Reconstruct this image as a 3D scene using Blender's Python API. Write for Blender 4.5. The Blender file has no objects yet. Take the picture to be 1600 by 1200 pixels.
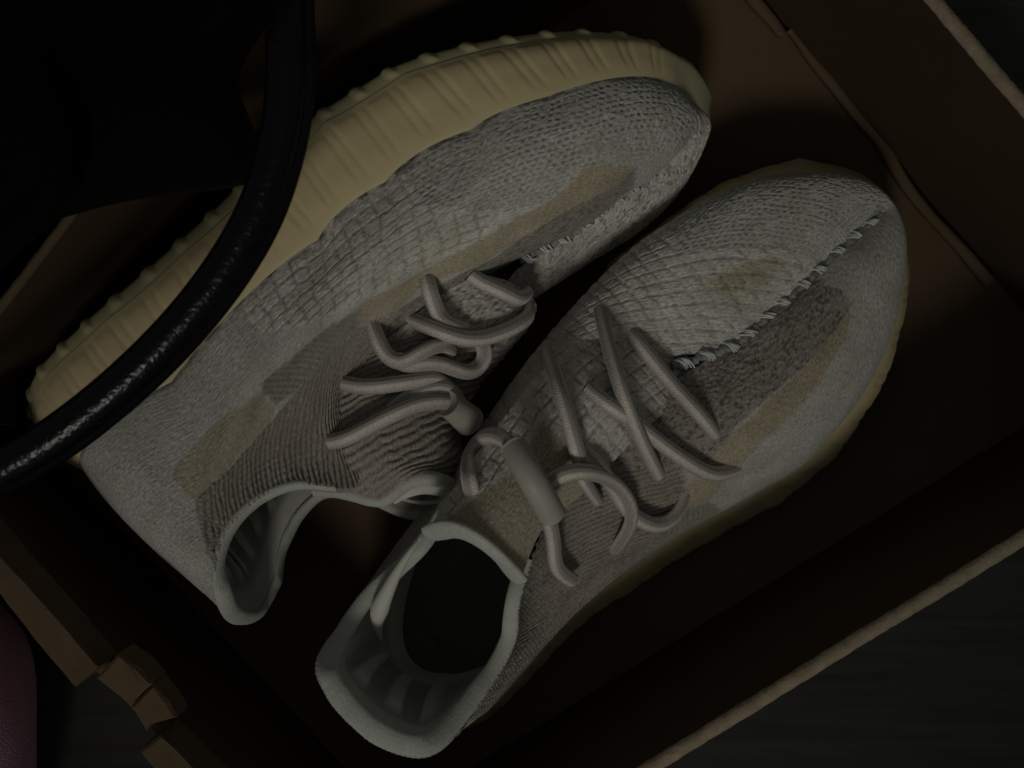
import bpy, math, random
import numpy as np

random.seed(7)
RNG = np.random.default_rng(11)
SC = bpy.context.scene
COL = SC.collection

# ------------------------------------------------------------------ camera
FPX, CAMZ = 1715.6, 0.52
cam_d = bpy.data.cameras.new('camera')
cam = bpy.data.objects.new('camera', cam_d)
COL.objects.link(cam)
cam.location = (0, 0, CAMZ)
cam_d.sensor_fit = 'HORIZONTAL'
cam_d.sensor_width = 36.0
cam_d.lens = 36.0 * FPX / 1600.0
cam_d.clip_start = 0.01
cam_d.clip_end = 50
cam_d.dof.use_dof = True
cam_d.dof.focus_distance = 0.425
cam_d.dof.aperture_fstop = 14.0
SC.camera = cam

# ------------------------------------------------------------------ light
world = bpy.data.worlds.new('World')
SC.world = world
world.use_nodes = True
bg = world.node_tree.nodes['Background']
bg.inputs[0].default_value = (0.95, 0.98, 0.92, 1)
bg.inputs[1].default_value = 0.058

def spot_light(name, loc, target, radius, cone, power, colour):
    d = bpy.data.lights.new(name, 'SPOT')
    d.shadow_soft_size = radius
    d.spot_size = math.radians(cone)
    d.spot_blend = 1.0
    d.energy = power
    d.color = colour
    o = bpy.data.objects.new(name, d)
    COL.objects.link(o)
    o.location = loc
    v = np.array(target, float) - np.array(loc, float)
    v /= np.linalg.norm(v)
    o.rotation_euler = (math.acos(-v[2]), 0, math.atan2(v[1], v[0]) - math.pi / 2)
    return o

# one weak lamp above and a little in front of the box
spot_light('room_lamp', (-0.22, -1.19, 1.50), (0.005, 0.045, 0.08), 0.24, 17, 43.0, (1.0, 0.968, 0.89))

SC.view_settings.view_transform = 'Standard'
SC.view_settings.look = 'None'
SC.view_settings.exposure = 0.0
SC.view_settings.gamma = 1.0
SC.view_settings.use_curve_mapping = False

# ------------------------------------------------------------------ helpers
def at(px, py, z):
    """point at height z that the photograph shows at (px, py)"""
    d = CAMZ - z
    return np.array([(px - 800) * d / FPX, (600 - py) * d / FPX, z])

def proj(P):
    d = CAMZ - P[..., 2]
    return np.stack([800 + FPX * P[..., 0] / d, 600 - FPX * P[..., 1] / d], -1)

def tag(o, label=None, cat=None, group=None, kind=None):
    if label: o['label'] = label
    if cat: o['category'] = cat
    if group: o['group'] = group
    if kind: o['kind'] = kind
    return o

def empty(name, loc=(0, 0, 0)):
    o = bpy.data.objects.new(name, None)
    COL.objects.link(o)
    o.location = [float(c) for c in loc]
    o.empty_display_size = 0.02
    return o

def mesh_obj(name, V, Fc, mat, parent=None, smooth=True, uv=None, col=None, shift=None):
    """V (n,3) world coordinates; Fc (m,3|4) array or list; parent offset removed"""
    V = np.asarray(V, float)
    if parent is not None:
        V = V - np.array(world_loc(parent))
    me = bpy.data.meshes.new(name)
    if isinstance(Fc, np.ndarray):
        n, m, c = len(V), len(Fc), Fc.shape[1]
        me.vertices.add(n)
        me.vertices.foreach_set('co', V.astype(np.float32).ravel())
        me.loops.add(m * c)
        me.loops.foreach_set('vertex_index', Fc.astype(np.int32).ravel())
        me.polygons.add(m)
        me.polygons.foreach_set('loop_start', np.arange(0, m * c, c, dtype=np.int32))
        me.update(calc_edges=True)
    else:
        me.from_pydata([tuple(map(float, v)) for v in V], [], [tuple(map(int, f)) for f in Fc])
    li = np.empty(len(me.loops), np.int32)
    me.loops.foreach_get('vertex_index', li)
    if uv is not None:
        l = me.uv_layers.new(name='UVMap')
        l.data.foreach_set('uv', np.asarray(uv, np.float32)[li].ravel())
    if col is not None:
        a = me.color_attributes.new('tint', 'FLOAT_COLOR', 'POINT')
        c4 = np.ones((len(V), 4), np.float32)
        c4[:, :3] = col
        a.data.foreach_set('color', c4.ravel())
    me.polygons.foreach_set('use_smooth', np.full(len(me.polygons), bool(smooth)))
    me.validate()
    me.update()
    o = bpy.data.objects.new(name, me)
    COL.objects.link(o)
    if mat is not None: me.materials.append(mat)
    if parent is not None: o.parent = parent
    return o

def world_loc(o):
    p = np.array(o.location, float)
    while o.parent is not None:
        o = o.parent
        p = p + np.array(o.location, float)
    return p

def grid_faces(nu, nv, cu=False, cv=False, flip=False):
    iu = np.arange(nu if cu else nu - 1)
    iv = np.arange(nv if cv else nv - 1)
    a, b = np.meshgrid(iu, iv, indexing='ij')
    a2, b2 = (a + 1) % nu, (b + 1) % nv
    q = np.stack([a * nv + b, a2 * nv + b, a2 * nv + b2, a * nv + b2], -1).reshape(-1, 4)
    return q[:, ::-1].copy() if flip else q

class Spl:
    """cubic spline through points at integer parameters"""
    def __init__(s, P, closed=False):
        s.P = P = np.asarray(P, float)
        if P.ndim == 1: s.P = P = P[:, None]
        n = len(P); s.n = n; s.closed = closed
        A = np.zeros((n, n)); r = np.zeros_like(P)
        for i in range(n):
            if closed:
                A[i, (i - 1) % n] = 1; A[i, i] = 4; A[i, (i + 1) % n] = 1
                r[i] = 6 * (P[(i - 1) % n] - 2 * P[i] + P[(i + 1) % n])
            elif 0 < i < n - 1:
                A[i, i - 1] = 1; A[i, i] = 4; A[i, i + 1] = 1
                r[i] = 6 * (P[i - 1] - 2 * P[i] + P[i + 1])
            else:
                A[i, i] = 1
        s.M = np.linalg.solve(A, r)
    def __call__(s, t):
        t = np.asarray(t, float)
        if s.closed:
            t = t % s.n
        i = np.floor(t).astype(int)
        if not s.closed:
            i = np.clip(i, 0, s.n - 2)
        f = (t - i)[..., None]
        j = (i + 1) % s.n
        i = i % s.n
        return (s.P[i] * (1 - f) + s.P[j] * f
                + s.M[i] * ((1 - f) ** 3 - (1 - f)) / 6 + s.M[j] * (f ** 3 - f) / 6)

def smooth(a, b, x):
    t = np.clip((x - a) / (b - a), 0, 1)
    return t * t * (3 - 2 * t)

def unit(v):
    return v / np.maximum(np.linalg.norm(v, axis=-1, keepdims=True), 1e-12)

def resample(P, n):
    P = np.asarray(P, float)
    s = Spl(P)(np.linspace(0, len(P) - 1, 40 * len(P)))
    L = np.r_[0, np.cumsum(np.linalg.norm(np.diff(s, axis=0), axis=1))]
    q = np.linspace(0, L[-1], n)
    return np.stack([np.interp(q, L, s[:, c]) for c in range(3)], 1), L[-1]

def tube(path, rad, nseg=16, caps=True, lobes=None, flat=None, up=(0, 0, 1)):
    """swept tube. rad scalar or per-point; lobes(theta, s)->scale; returns V, F, uv"""
    path = np.asarray(path, float)
    n = len(path)
    t = unit(np.gradient(path, axis=0))
    N = np.zeros_like(path)
    u = np.array(up, float)
    v0 = u - t[0] * (u @ t[0])
    if np.linalg.norm(v0) < 1e-3:
        v0 = np.array([1., 0, 0]) - t[0] * t[0][0]
    N[0] = v0 / np.linalg.norm(v0)
    for i in range(1, n):
        w = N[i - 1] - t[i] * (N[i - 1] @ t[i])
        N[i] = w / np.linalg.norm(w)
    Bn = np.cross(t, N)
    th = np.linspace(0, 2 * np.pi, nseg, endpoint=False)
    s = np.r_[0, np.cumsum(np.linalg.norm(np.diff(path, axis=0), axis=1))]
    r = np.broadcast_to(np.asarray(rad, float), (n,)).copy()
    R = r[:, None] * np.ones((n, nseg))
    if lobes is not None:
        R = R * lobes(th[None, :], s[:, None])
    a, b = (1, 1) if flat is None else flat
    V = path[:, None] + R[..., None] * (a * np.cos(th)[None, :, None] * N[:, None] + b * np.sin(th)[None, :, None] * Bn[:, None])
    uv = np.stack(np.broadcast_arrays(s[:, None], th[None, :] / (2 * np.pi) * 0.02), -1).reshape(-1, 2)
    V = V.reshape(-1, 3)
    Fc = grid_faces(n, nseg, False, True)
    if caps:
        V = np.vstack([V, path[0], path[-1]])
        uv = np.vstack([uv, [0, 0], [s[-1], 0]])
        k = np.arange(nseg); k2 = (k + 1) % nseg
        c0, c1 = n * nseg, n * nseg + 1
        f0 = np.stack([np.full(nseg, c0), k2, k], 1)
        f1 = np.stack([np.full(nseg, c1), (n - 1) * nseg + k, (n - 1) * nseg + k2], 1)
        Fl = [tuple(f) for f in Fc] + [tuple(f) for f in f0] + [tuple(f) for f in f1]
        return V, Fl, uv
    return V, Fc, uv

# ------------------------------------------------------------------ materials
def new_mat(name):
    m = bpy.data.materials.new(name)
    m.use_nodes = True
    nt = m.node_tree
    b = nt.nodes['Principled BSDF']
    return m, nt, b

def N(nt, t, **kw):
    n = nt.nodes.new(t)
    for k, v in kw.items():
        if k in n.inputs: n.inputs[k].default_value = v
        else: setattr(n, k, v)
    return n

def mixrgb(nt, mode, fac, a, b):
    n = nt.nodes.new('ShaderNodeMix')
    n.data_type = 'RGBA'
    n.blend_type = mode
    for sock, val in ((n.inputs[0], fac), (n.inputs[6], a), (n.inputs[7], b)):
        if hasattr(val, 'links'): nt.links.new(val, sock)
        elif isinstance(val, (int, float)): sock.default_value = val
        else: sock.default_value = (*val, 1)
    return n.outputs[2]

def noise_mat(name, c1, c2, scale, rough=0.7, bump=0.0, bscale=None, bdist=0.001, coords='Object', spec=0.3, stretch=None, detail=4, sheen=0, sss=None):
    m, nt, b = new_mat(name)
    tc = N(nt, 'ShaderNodeTexCoord')
    src = tc.outputs[coords]
    if stretch is not None:
        mp = N(nt, 'ShaderNodeMapping')
        mp.inputs['Scale'].default_value = stretch[0]
        mp.inputs['Rotation'].default_value = stretch[1]
        nt.links.new(src, mp.inputs[0]); src = mp.outputs[0]
    n1 = N(nt, 'ShaderNodeTexNoise', Scale=scale, Detail=detail, Roughness=0.6)
    nt.links.new(src, n1.inputs['Vector'])
    rp = N(nt, 'ShaderNodeMapRange')
    rp.inputs[1].default_value = 0.3; rp.inputs[2].default_value = 0.7
    nt.links.new(n1.outputs[0], rp.inputs[0])
    c = mixrgb(nt, 'MIX', rp.outputs[0], c1, c2)
    nt.links.new(c, b.inputs['Base Color'])
    b.inputs['Roughness'].default_value = rough
    b.inputs['Specular IOR Level'].default_value = spec
    if sheen: b.inputs['Sheen Weight'].default_value = sheen
    if sss:
        b.inputs['Subsurface Weight'].default_value = sss[0]
        b.inputs['Subsurface Radius'].default_value = (1, 0.7, 0.4)
        b.inputs['Subsurface Scale'].default_value = sss[1]
    if bump:
        n2 = N(nt, 'ShaderNodeTexNoise', Scale=bscale or scale * 4, Detail=3)
        nt.links.new(src, n2.inputs['Vector'])
        bp = N(nt, 'ShaderNodeBump', Strength=bump, Distance=bdist)
        nt.links.new(n2.outputs[0], bp.inputs['Height'])
        nt.links.new(bp.outputs[0], b.inputs['Normal'])
    return m

def knit_mat(name, tinted=True, colour=(0.5, 0.5, 0.45), pitch=0.0016, melange=0.46, hair=0.5):
    """knitted yarn: colour of the zone, yarn melange, interlaced stitch relief"""
    m, nt, b = new_mat(name)
    uv = N(nt, 'ShaderNodeUVMap'); uv.uv_map = 'UVMap'
    if tinted:
        at_ = N(nt, 'ShaderNodeAttribute'); at_.attribute_name = 'tint'
        base = at_.outputs['Color']
    else:
        rgb = N(nt, 'ShaderNodeRGB'); rgb.outputs[0].default_value = (*colour, 1)
        base = rgb.outputs[0]
    # yarn melange: short darker and lighter fibres along the rows
    mp = N(nt, 'ShaderNodeMapping'); mp.inputs['Scale'].default_value = (0.45, 1.0, 1)
    nt.links.new(uv.outputs[0], mp.inputs[0])
    n1 = N(nt, 'ShaderNodeTexNoise', Scale=1250.0, Detail=3.0, Roughness=0.7)
    nt.links.new(mp.outputs[0], n1.inputs['Vector'])
    r1 = N(nt, 'ShaderNodeMapRange')
    r1.inputs[1].default_value = 0.32; r1.inputs[2].default_value = 0.68
    r1.inputs[3].default_value = 1 - melange; r1.inputs[4].default_value = 1 + melange * 0.55
    nt.links.new(n1.outputs[0], r1.inputs[0])
    n3 = N(nt, 'ShaderNodeTexNoise', Scale=60.0, Detail=3.0)
    nt.links.new(uv.outputs[0], n3.inputs['Vector'])
    r3 = N(nt, 'ShaderNodeMapRange')
    r3.inputs[1].default_value = 0.3; r3.inputs[2].default_value = 0.7
    r3.inputs[3].default_value = 0.86; r3.inputs[4].default_value = 1.08
    nt.links.new(n3.outputs[0], r3.inputs[0])
    mu = N(nt, 'ShaderNodeMath', operation='MULTIPLY')
    nt.links.new(r1.outputs[0], mu.inputs[0]); nt.links.new(r3.outputs[0], mu.inputs[1])
    sc_ = N(nt, 'ShaderNodeVectorMath', operation='SCALE')
    nt.links.new(base, sc_.inputs[0]); nt.links.new(mu.outputs[0], sc_.inputs['Scale'])
    nt.links.new(sc_.outputs[0], b.inputs['Base Color'])
    b.inputs['Roughness'].default_value = 0.85
    b.inputs['Specular IOR Level'].default_value = 0.2
    b.inputs['Sheen Weight'].default_value = 0.15
    # loops
    vo = N(nt, 'ShaderNodeTexVoronoi', Scale=1.0 / pitch, Randomness=0.55)
    nt.links.new(mp.outputs[0], vo.inputs['Vector'])
    n2 = N(nt, 'ShaderNodeTexNoise', Scale=2600.0, Detail=2.0)
    nt.links.new(uv.outputs[0], n2.inputs['Vector'])
    ad = N(nt, 'ShaderNodeMath', operation='MULTIPLY_ADD')
    ad.inputs[1].default_value = -1.0
    nt.links.new(vo.outputs['Distance'], ad.inputs[0]); nt.links.new(n2.outputs[0], ad.inputs[2])
    bp = N(nt, 'ShaderNodeBump', Strength=hair, Distance=0.0007)
    nt.links.new(ad.outputs[0], bp.inputs['Height'])
    nt.links.new(bp.outputs[0], b.inputs['Normal'])
    return m

def lace_mat(name, colour):
    """round braided cord: pale ribs along its length, slanting plaits across them"""
    m, nt, b = new_mat(name)
    uv = N(nt, 'ShaderNodeUVMap'); uv.uv_map = 'UVMap'
    sx = N(nt, 'ShaderNodeSeparateXYZ')
    nt.links.new(uv.outputs[0], sx.inputs[0])
    def wave(ax, ay):
        a = N(nt, 'ShaderNodeMath', operation='MULTIPLY'); a.inputs[1].default_value = ax
        nt.links.new(sx.outputs[0], a.inputs[0])
        c = N(nt, 'ShaderNodeMath', operation='MULTIPLY_ADD'); c.inputs[1].default_value = ay
        nt.links.new(sx.outputs[1], c.inputs[0]); nt.links.new(a.outputs[0], c.inputs[2])
        s_ = N(nt, 'ShaderNodeMath', operation='SINE'); nt.links.new(c.outputs[0], s_.inputs[0])
        return s_.outputs[0]
    TAU = 2 * math.pi
    stripe = wave(0, TAU / .02 * 4)
    plait = wave(TAU / .0013, TAU / .02 * 10)
    r = N(nt, 'ShaderNodeMapRange'); r.inputs[1].default_value = -1; r.inputs[2].default_value = 1; r.inputs[3].default_value = .60; r.inputs[4].default_value = 1.14
    nt.links.new(stripe, r.inputs[0])
    n1 = N(nt, 'ShaderNodeTexNoise', Scale=900.0, Detail=3.0)
    nt.links.new(uv.outputs[0], n1.inputs['Vector'])
    r2 = N(nt, 'ShaderNodeMapRange'); r2.inputs[1].default_value = .3; r2.inputs[2].default_value = .7; r2.inputs[3].default_value = .8; r2.inputs[4].default_value = 1.15
    nt.links.new(n1.outputs[0], r2.inputs[0])
    mu = N(nt, 'ShaderNodeMath', operation='MULTIPLY')
    nt.links.new(r.outputs[0], mu.inputs[0]); nt.links.new(r2.outputs[0], mu.inputs[1])
    rgb = N(nt, 'ShaderNodeRGB'); rgb.outputs[0].default_value = (*colour, 1)
    sc_ = N(nt, 'ShaderNodeVectorMath', operation='SCALE')
    nt.links.new(rgb.outputs[0], sc_.inputs[0]); nt.links.new(mu.outputs[0], sc_.inputs['Scale'])
    nt.links.new(sc_.outputs[0], b.inputs['Base Color'])
    b.inputs['Roughness'].default_value = .6
    b.inputs['Sheen Weight'].default_value = .2
    ad = N(nt, 'ShaderNodeMath', operation='ADD')
    pl = N(nt, 'ShaderNodeMath', operation='MULTIPLY'); pl.inputs[1].default_value = .24
    nt.links.new(plait, pl.inputs[0])
    nt.links.new(pl.outputs[0], ad.inputs[0]); nt.links.new(stripe, ad.inputs[1])
    bp = N(nt, 'ShaderNodeBump', Strength=.6, Distance=.00025)
    nt.links.new(ad.outputs[0], bp.inputs['Height'])
    nt.links.new(bp.outputs[0], b.inputs['Normal'])
    return m

def tinted_rubber(name):
    """slightly translucent moulded foam, colour from the piece"""
    m, nt, b = new_mat(name)
    a = N(nt, 'ShaderNodeAttribute'); a.attribute_name = 'tint'
    nt.links.new(a.outputs['Color'], b.inputs['Base Color'])
    b.inputs['Roughness'].default_value = .5
    b.inputs['Specular IOR Level'].default_value = .35
    b.inputs['Subsurface Weight'].default_value = .55
    b.inputs['Subsurface Radius'].default_value = (1, .75, .4)
    b.inputs['Subsurface Scale'].default_value = .006
    tc = N(nt, 'ShaderNodeTexCoord')
    n2 = N(nt, 'ShaderNodeTexNoise', Scale=500.0, Detail=4)
    nt.links.new(tc.outputs['Object'], n2.inputs['Vector'])
    bp = N(nt, 'ShaderNodeBump', Strength=.12, Distance=.0004)
    nt.links.new(n2.outputs[0], bp.inputs['Height'])
    nt.links.new(bp.outputs[0], b.inputs['Normal'])
    return m

M = {}
def value_noise(X, Y, seed=0):
    X, Y = np.broadcast_arrays(np.asarray(X, float), np.asarray(Y, float))
    xi, yi = np.floor(X).astype(np.int64), np.floor(Y).astype(np.int64)
    fx, fy = X - xi, Y - yi
    fx, fy = fx * fx * (3 - 2 * fx), fy * fy * (3 - 2 * fy)
    def h(a, b):
        n = (a * 374761393 + b * 668265263 + seed * 974711) & 0x7fffffff
        n = ((n ^ (n >> 13)) * 1274126177) & 0x7fffffff
        return ((n ^ (n >> 16)) & 0xffff) / 65535.0
    return (h(xi, yi) * (1 - fx) + h(xi + 1, yi) * fx) * (1 - fy) + (h(xi, yi + 1) * (1 - fx) + h(xi + 1, yi + 1) * fx) * fy

# ------------------------------------------------------------------ setting: floor
def floor_mat():
    m, nt, b = new_mat('dark_wood_floor')
    tc = N(nt, 'ShaderNodeTexCoord')
    mp = N(nt, 'ShaderNodeMapping')
    mp.inputs['Rotation'].default_value = (0, 0, math.radians(-22))
    mp.inputs['Scale'].default_value = (5, 90, 1)
    nt.links.new(tc.outputs['Object'], mp.inputs[0])
    n1 = N(nt, 'ShaderNodeTexNoise', Scale=1.6, Detail=6.0, Roughness=.65, Distortion=.6)
    nt.links.new(mp.outputs[0], n1.inputs['Vector'])
    r = N(nt, 'ShaderNodeMapRange'); r.inputs[1].default_value = .3; r.inputs[2].default_value = .7
    nt.links.new(n1.outputs[0], r.inputs[0])
    c = mixrgb(nt, 'MIX', r.outputs[0], (.028, .027, .024), (.058, .057, .050))
    nt.links.new(c, b.inputs['Base Color'])
    b.inputs['Roughness'].default_value = .6
    b.inputs['Specular IOR Level'].default_value = .25
    bp = N(nt, 'ShaderNodeBump', Strength=.25, Distance=.0006)
    nt.links.new(n1.outputs[0], bp.inputs['Height'])
    nt.links.new(bp.outputs[0], b.inputs['Normal'])
    return m

M['floor'] = floor_mat()
V = [(-1.2, -1.2, 0), (1.2, -1.2, 0), (1.2, 1.2, 0), (-1.2, 1.2, 0)]
tag(mesh_obj('floor', V, [(0, 1, 2, 3)], M['floor'], smooth=False), kind='structure')

# ------------------------------------------------------------------ cardboard box
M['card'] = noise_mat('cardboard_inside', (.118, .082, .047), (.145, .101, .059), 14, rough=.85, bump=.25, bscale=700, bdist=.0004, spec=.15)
M['card_wall'] = noise_mat('cardboard_shaded_wall', (.060, .041, .022), (.078, .053, .029), 11, rough=.8, bump=.25, bscale=700, bdist=.0004, spec=.15)  # same board as the bottom, darkened to put the walls' shade into its colour
M['card_edge'] = noise_mat('cardboard_cut_edge', (.27, .212, .145), (.40, .32, .225), 160, rough=.9, bump=.6, bscale=600, bdist=.0008, spec=.1)
M['card_tear'] = noise_mat('cardboard_folded_rim', (.115, .080, .046), (.150, .104, .060), 60, rough=.9, bump=.5, bscale=900, bdist=.0005, spec=.1)

RIM = .122
cor = {n: at(x, y, RIM)[:2] for n, (x, y) in dict(lr_r=(1957, 609), lr_l=(556, 1474), ul_l=(-188, 679), ul_r=(1180, -324)).items()}
box = empty('shoe_box', (0, 0, .002))
tag(box, 'open brown cardboard shoe box with both sneakers lying inside it', 'box')

def wall_panel(a, b, bow, thick, top=RIM, n=60, wob=.0004, seed=1):
    """standing panel from a to b; inner face on the line, bowed outward by bow at its rim"""
    d = b - a; L = np.linalg.norm(d); d = d / L
    out = np.array([d[1], -d[0]])
    if out @ ((a + b) / 2) < 0: out = -out
    t = np.linspace(0, 1, n)
    hz = np.linspace(0, 1, 12)
    prof = (np.sin(np.pi * t) ** 1.75)[:, None] * hz[None, :] ** .2 * bow
    wv = wob * (value_noise(t[:, None] * 9 + 0 * hz, hz[None, :] * 3 + 0 * t[:, None], seed) - .5) * 2
    base = a[None] + d[None] * (t * L)[:, None]
    def sheet(off):
        xy = base[:, None, :] + out * (prof + wv + off)[..., None]
        z = .002 + (top - .002) * hz[None, :] + .0012 * (value_noise(t * 9, t * 0, seed + 4) - .5)[:, None] * hz[None, :] ** 6
        return np.concatenate([xy, np.broadcast_to(z, (n, 12))[..., None]], -1)
    return sheet(0), sheet(thick), n

def add_wall(a, b, bow, thick, seed, top=RIM, emat='card_edge'):
    i, o, n = wall_panel(a, b, bow, thick, top, seed=seed)
    V = np.vstack([i.reshape(-1, 3), o.reshape(-1, 3)])
    m = 12
    F1 = grid_faces(n, m); F2 = grid_faces(n, m, flip=True) + n * m
    e0 = [(j, j + 1, n * m + j + 1, n * m + j) for j in range(m - 1)]
    e1 = [((n - 1) * m + j + 1, (n - 1) * m + j, n * m + (n - 1) * m + j, n * m + (n - 1) * m + j + 1) for j in range(m - 1)]
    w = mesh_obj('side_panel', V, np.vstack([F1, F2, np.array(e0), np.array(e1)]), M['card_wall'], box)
    # cut edge of the board, a hair proud of the panel
    ti, to_ = i[:, -1] + np.array([0, 0, .0002]), o[:, -1] + np.array([0, 0, .0002])
    nn = 240
    q = np.linspace(0, 1, n); qq = np.linspace(0, 1, nn)
    ti = np.stack([np.interp(qq, q, ti[:, c]) for c in range(3)], 1); to_ = np.stack([np.interp(qq, q, to_[:, c]) for c in range(3)], 1)
    x = unit(ti - to_)
    fr = lambda s_: (.00035 * (value_noise(qq * 190, qq * 0, s_) - .5))[:, None]
    A = ti + x * (.0004 + fr(seed + 7)); Bq = to_ - x * (.0004 + fr(seed + 8))
    mid = (A + Bq) / 2 + np.array([0, 0, .0009])
    V = np.stack([A - [0, 0, .0015], A, mid, Bq, Bq - [0, 0, .0015]], 1)
    mesh_obj('edge', V.reshape(-1, 3), grid_faces(nn, 5, flip=True), M[emat], w)
    return w

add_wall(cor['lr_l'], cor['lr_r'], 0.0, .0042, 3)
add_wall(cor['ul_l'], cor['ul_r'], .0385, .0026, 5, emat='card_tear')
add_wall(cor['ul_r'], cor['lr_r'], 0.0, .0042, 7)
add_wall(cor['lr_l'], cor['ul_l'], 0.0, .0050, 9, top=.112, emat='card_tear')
cs = [cor[n] for n in ('lr_l', 'lr_r', 'ul_r', 'ul_l')]
cm = sum(cs) / 4
ring = [c + (c - cm) * .02 for c in cs]
V = [(*c, .0055) for c in ring] + [(*c, .0022) for c in ring]
mesh_obj('bottom_panel', V, [(0, 1, 2, 3), (7, 6, 5, 4), (0, 4, 5, 1), (1, 5, 6, 2), (2, 6, 7, 3), (3, 7, 4, 0)], M['card'], box, smooth=False)

def prism(name, poly, z1, h, mat, parent, bev=.0012, sag=0, seed=2):
    """solid cut from board: outline in the photograph's points at height z1, thickness h, softened edge"""
    P = np.array([at(p[0], p[1], z1 + (p[2] if len(p) > 2 else 0)) for p in poly])
    # subdivide the outline
    Q = []
    for i in range(len(P)):
        a, b = P[i], P[(i + 1) % len(P)]
        m = max(2, int(np.linalg.norm(b - a) / .0035))
        for j in range(m):
            Q.append(a + (b - a) * j / m)
    Q = np.array(Q)
    n = len(Q)
    Q[:, :2] += .0005 * (np.stack([value_noise(np.arange(n) * .7, np.zeros(n), seed), value_noise(np.arange(n) * .7, np.ones(n) * 5, seed)], 1) - .5)
    c = Q.mean(0)
    inn = unit((c - Q) * np.array([1, 1, 0]))
    top = Q + inn * bev
    mid = Q - np.array([0, 0, bev])
    bot = Q - np.array([0, 0, h])
    V = np.vstack([top, mid, bot])
    F = [tuple(range(n)), tuple(range(3 * n - 1, 2 * n - 1, -1))]
    for r in range(2):
        for i in range(n):
            j = (i + 1) % n
            F.append((r * n + j, r * n + i, (r + 1) * n + i, (r + 1) * n + j))
    area = np.sum(Q[:, 0] * np.roll(Q[:, 1], -1) - np.roll(Q[:, 0], -1) * Q[:, 1])
    if area < 0: F = [f[::-1] for f in F]
    return mesh_obj(name, V, F, mat, parent, smooth=False)

# folded double rim of the near end, torn into a strip, a lifted tab and another strip
prism('rim_fold', [(-190, 640), (-240, 690), (5, 935), (72, 1020), (118, 1073), (152, 1042), (88, 965), (0, 866)], .124, .020, M['card_tear'], box, seed=4)
tab = prism('rim_tab', [(148, 1060), (184, 1021, .001), (215, 1042), (238, 1068, .001), (203, 1102)], .127, .016, M['card_tear'], box, seed=5)
prism('tab_end', [(205, 1104), (240, 1069), (262, 1094), (276, 1121), (236, 1133), (229, 1146)], .125, .014, M['card_tear'], tab, seed=6)
prism('rim_fold', [(218, 1174), (250, 1148), (310, 1206), (420, 1325), (540, 1450), (500, 1490), (380, 1360), (275, 1240)], .124, .020, M['card_tear'], box, seed=7)

# paper tab curling up along the far bottom crease
line = [(1120, -60), (1168, 0), (1205, 40), (1222, 58), (1232, 50), (1262, 92), (1300, 140), (1340, 190), (1372, 228), (1400, 278), (1450, 340), (1495, 390), (1540, 445)]
a = np.array([at(x - 4, y + 3, .0075) for x, y in line]); b = np.array([at(x + 10 + 3 * math.sin(i * 1.7), y - 7, .0105 + .0008 * math.sin(i * 2.3)) for i, (x, y) in enumerate(line)])
a, _ = resample(a, 90); b, _ = resample(b, 90)
nrm = np.array([-.0006, -.0005, .0008])
V = np.stack([a, (a + b) / 2 + np.array([-.0008, -.0006, .0016]), b, b + np.array([.0013, .001, -.0003]), (a + b) / 2 + np.array([.0012, .001, -.001]), a + np.array([.002, .002, -.001])], 1)
mesh_obj('glue_flap', V.reshape(-1, 3), grid_faces(90, 6, False, True), M['card'], box)

# ------------------------------------------------------------------ black bag
def leather(name, col, rough, scale, strength, spec):
    m, nt, b = new_mat(name)
    tc = N(nt, 'ShaderNodeTexCoord')
    vo = N(nt, 'ShaderNodeTexVoronoi', Scale=scale, Randomness=1.0)
    vo.feature = 'SMOOTH_F1'
    nt.links.new(tc.outputs['Object'], vo.inputs['Vector'])
    no = N(nt, 'ShaderNodeTexNoise', Scale=scale * .6, Detail=4)
    nt.links.new(tc.outputs['Object'], no.inputs['Vector'])
    ad = N(nt, 'ShaderNodeMath', operation='ADD')
    nt.links.new(vo.outputs['Distance'], ad.inputs[0]); nt.links.new(no.outputs[0], ad.inputs[1])
    bp = N(nt, 'ShaderNodeBump', Strength=strength, Distance=.0006)
    nt.links.new(ad.outputs[0], bp.inputs['Height'])
    nt.links.new(bp.outputs[0], b.inputs['Normal'])
    b.inputs['Base Color'].default_value = (*col, 1)
    b.inputs['Roughness'].default_value = rough
    b.inputs['Specular IOR Level'].default_value = spec
    return m
M['leather'] = leather('black_grained_leather', (.0022, .0025, .0032), .27, 760, .30, .28)
M['leather_matte'] = leather('black_soft_leather', (.0012, .0012, .0012), .8, 700, .5, .08)

bag = empty('handbag', at(-150, -100, .002))
tag(bag, 'black leather bag hanging over the box rim, round handle across the lying sneaker', 'bag')

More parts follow.
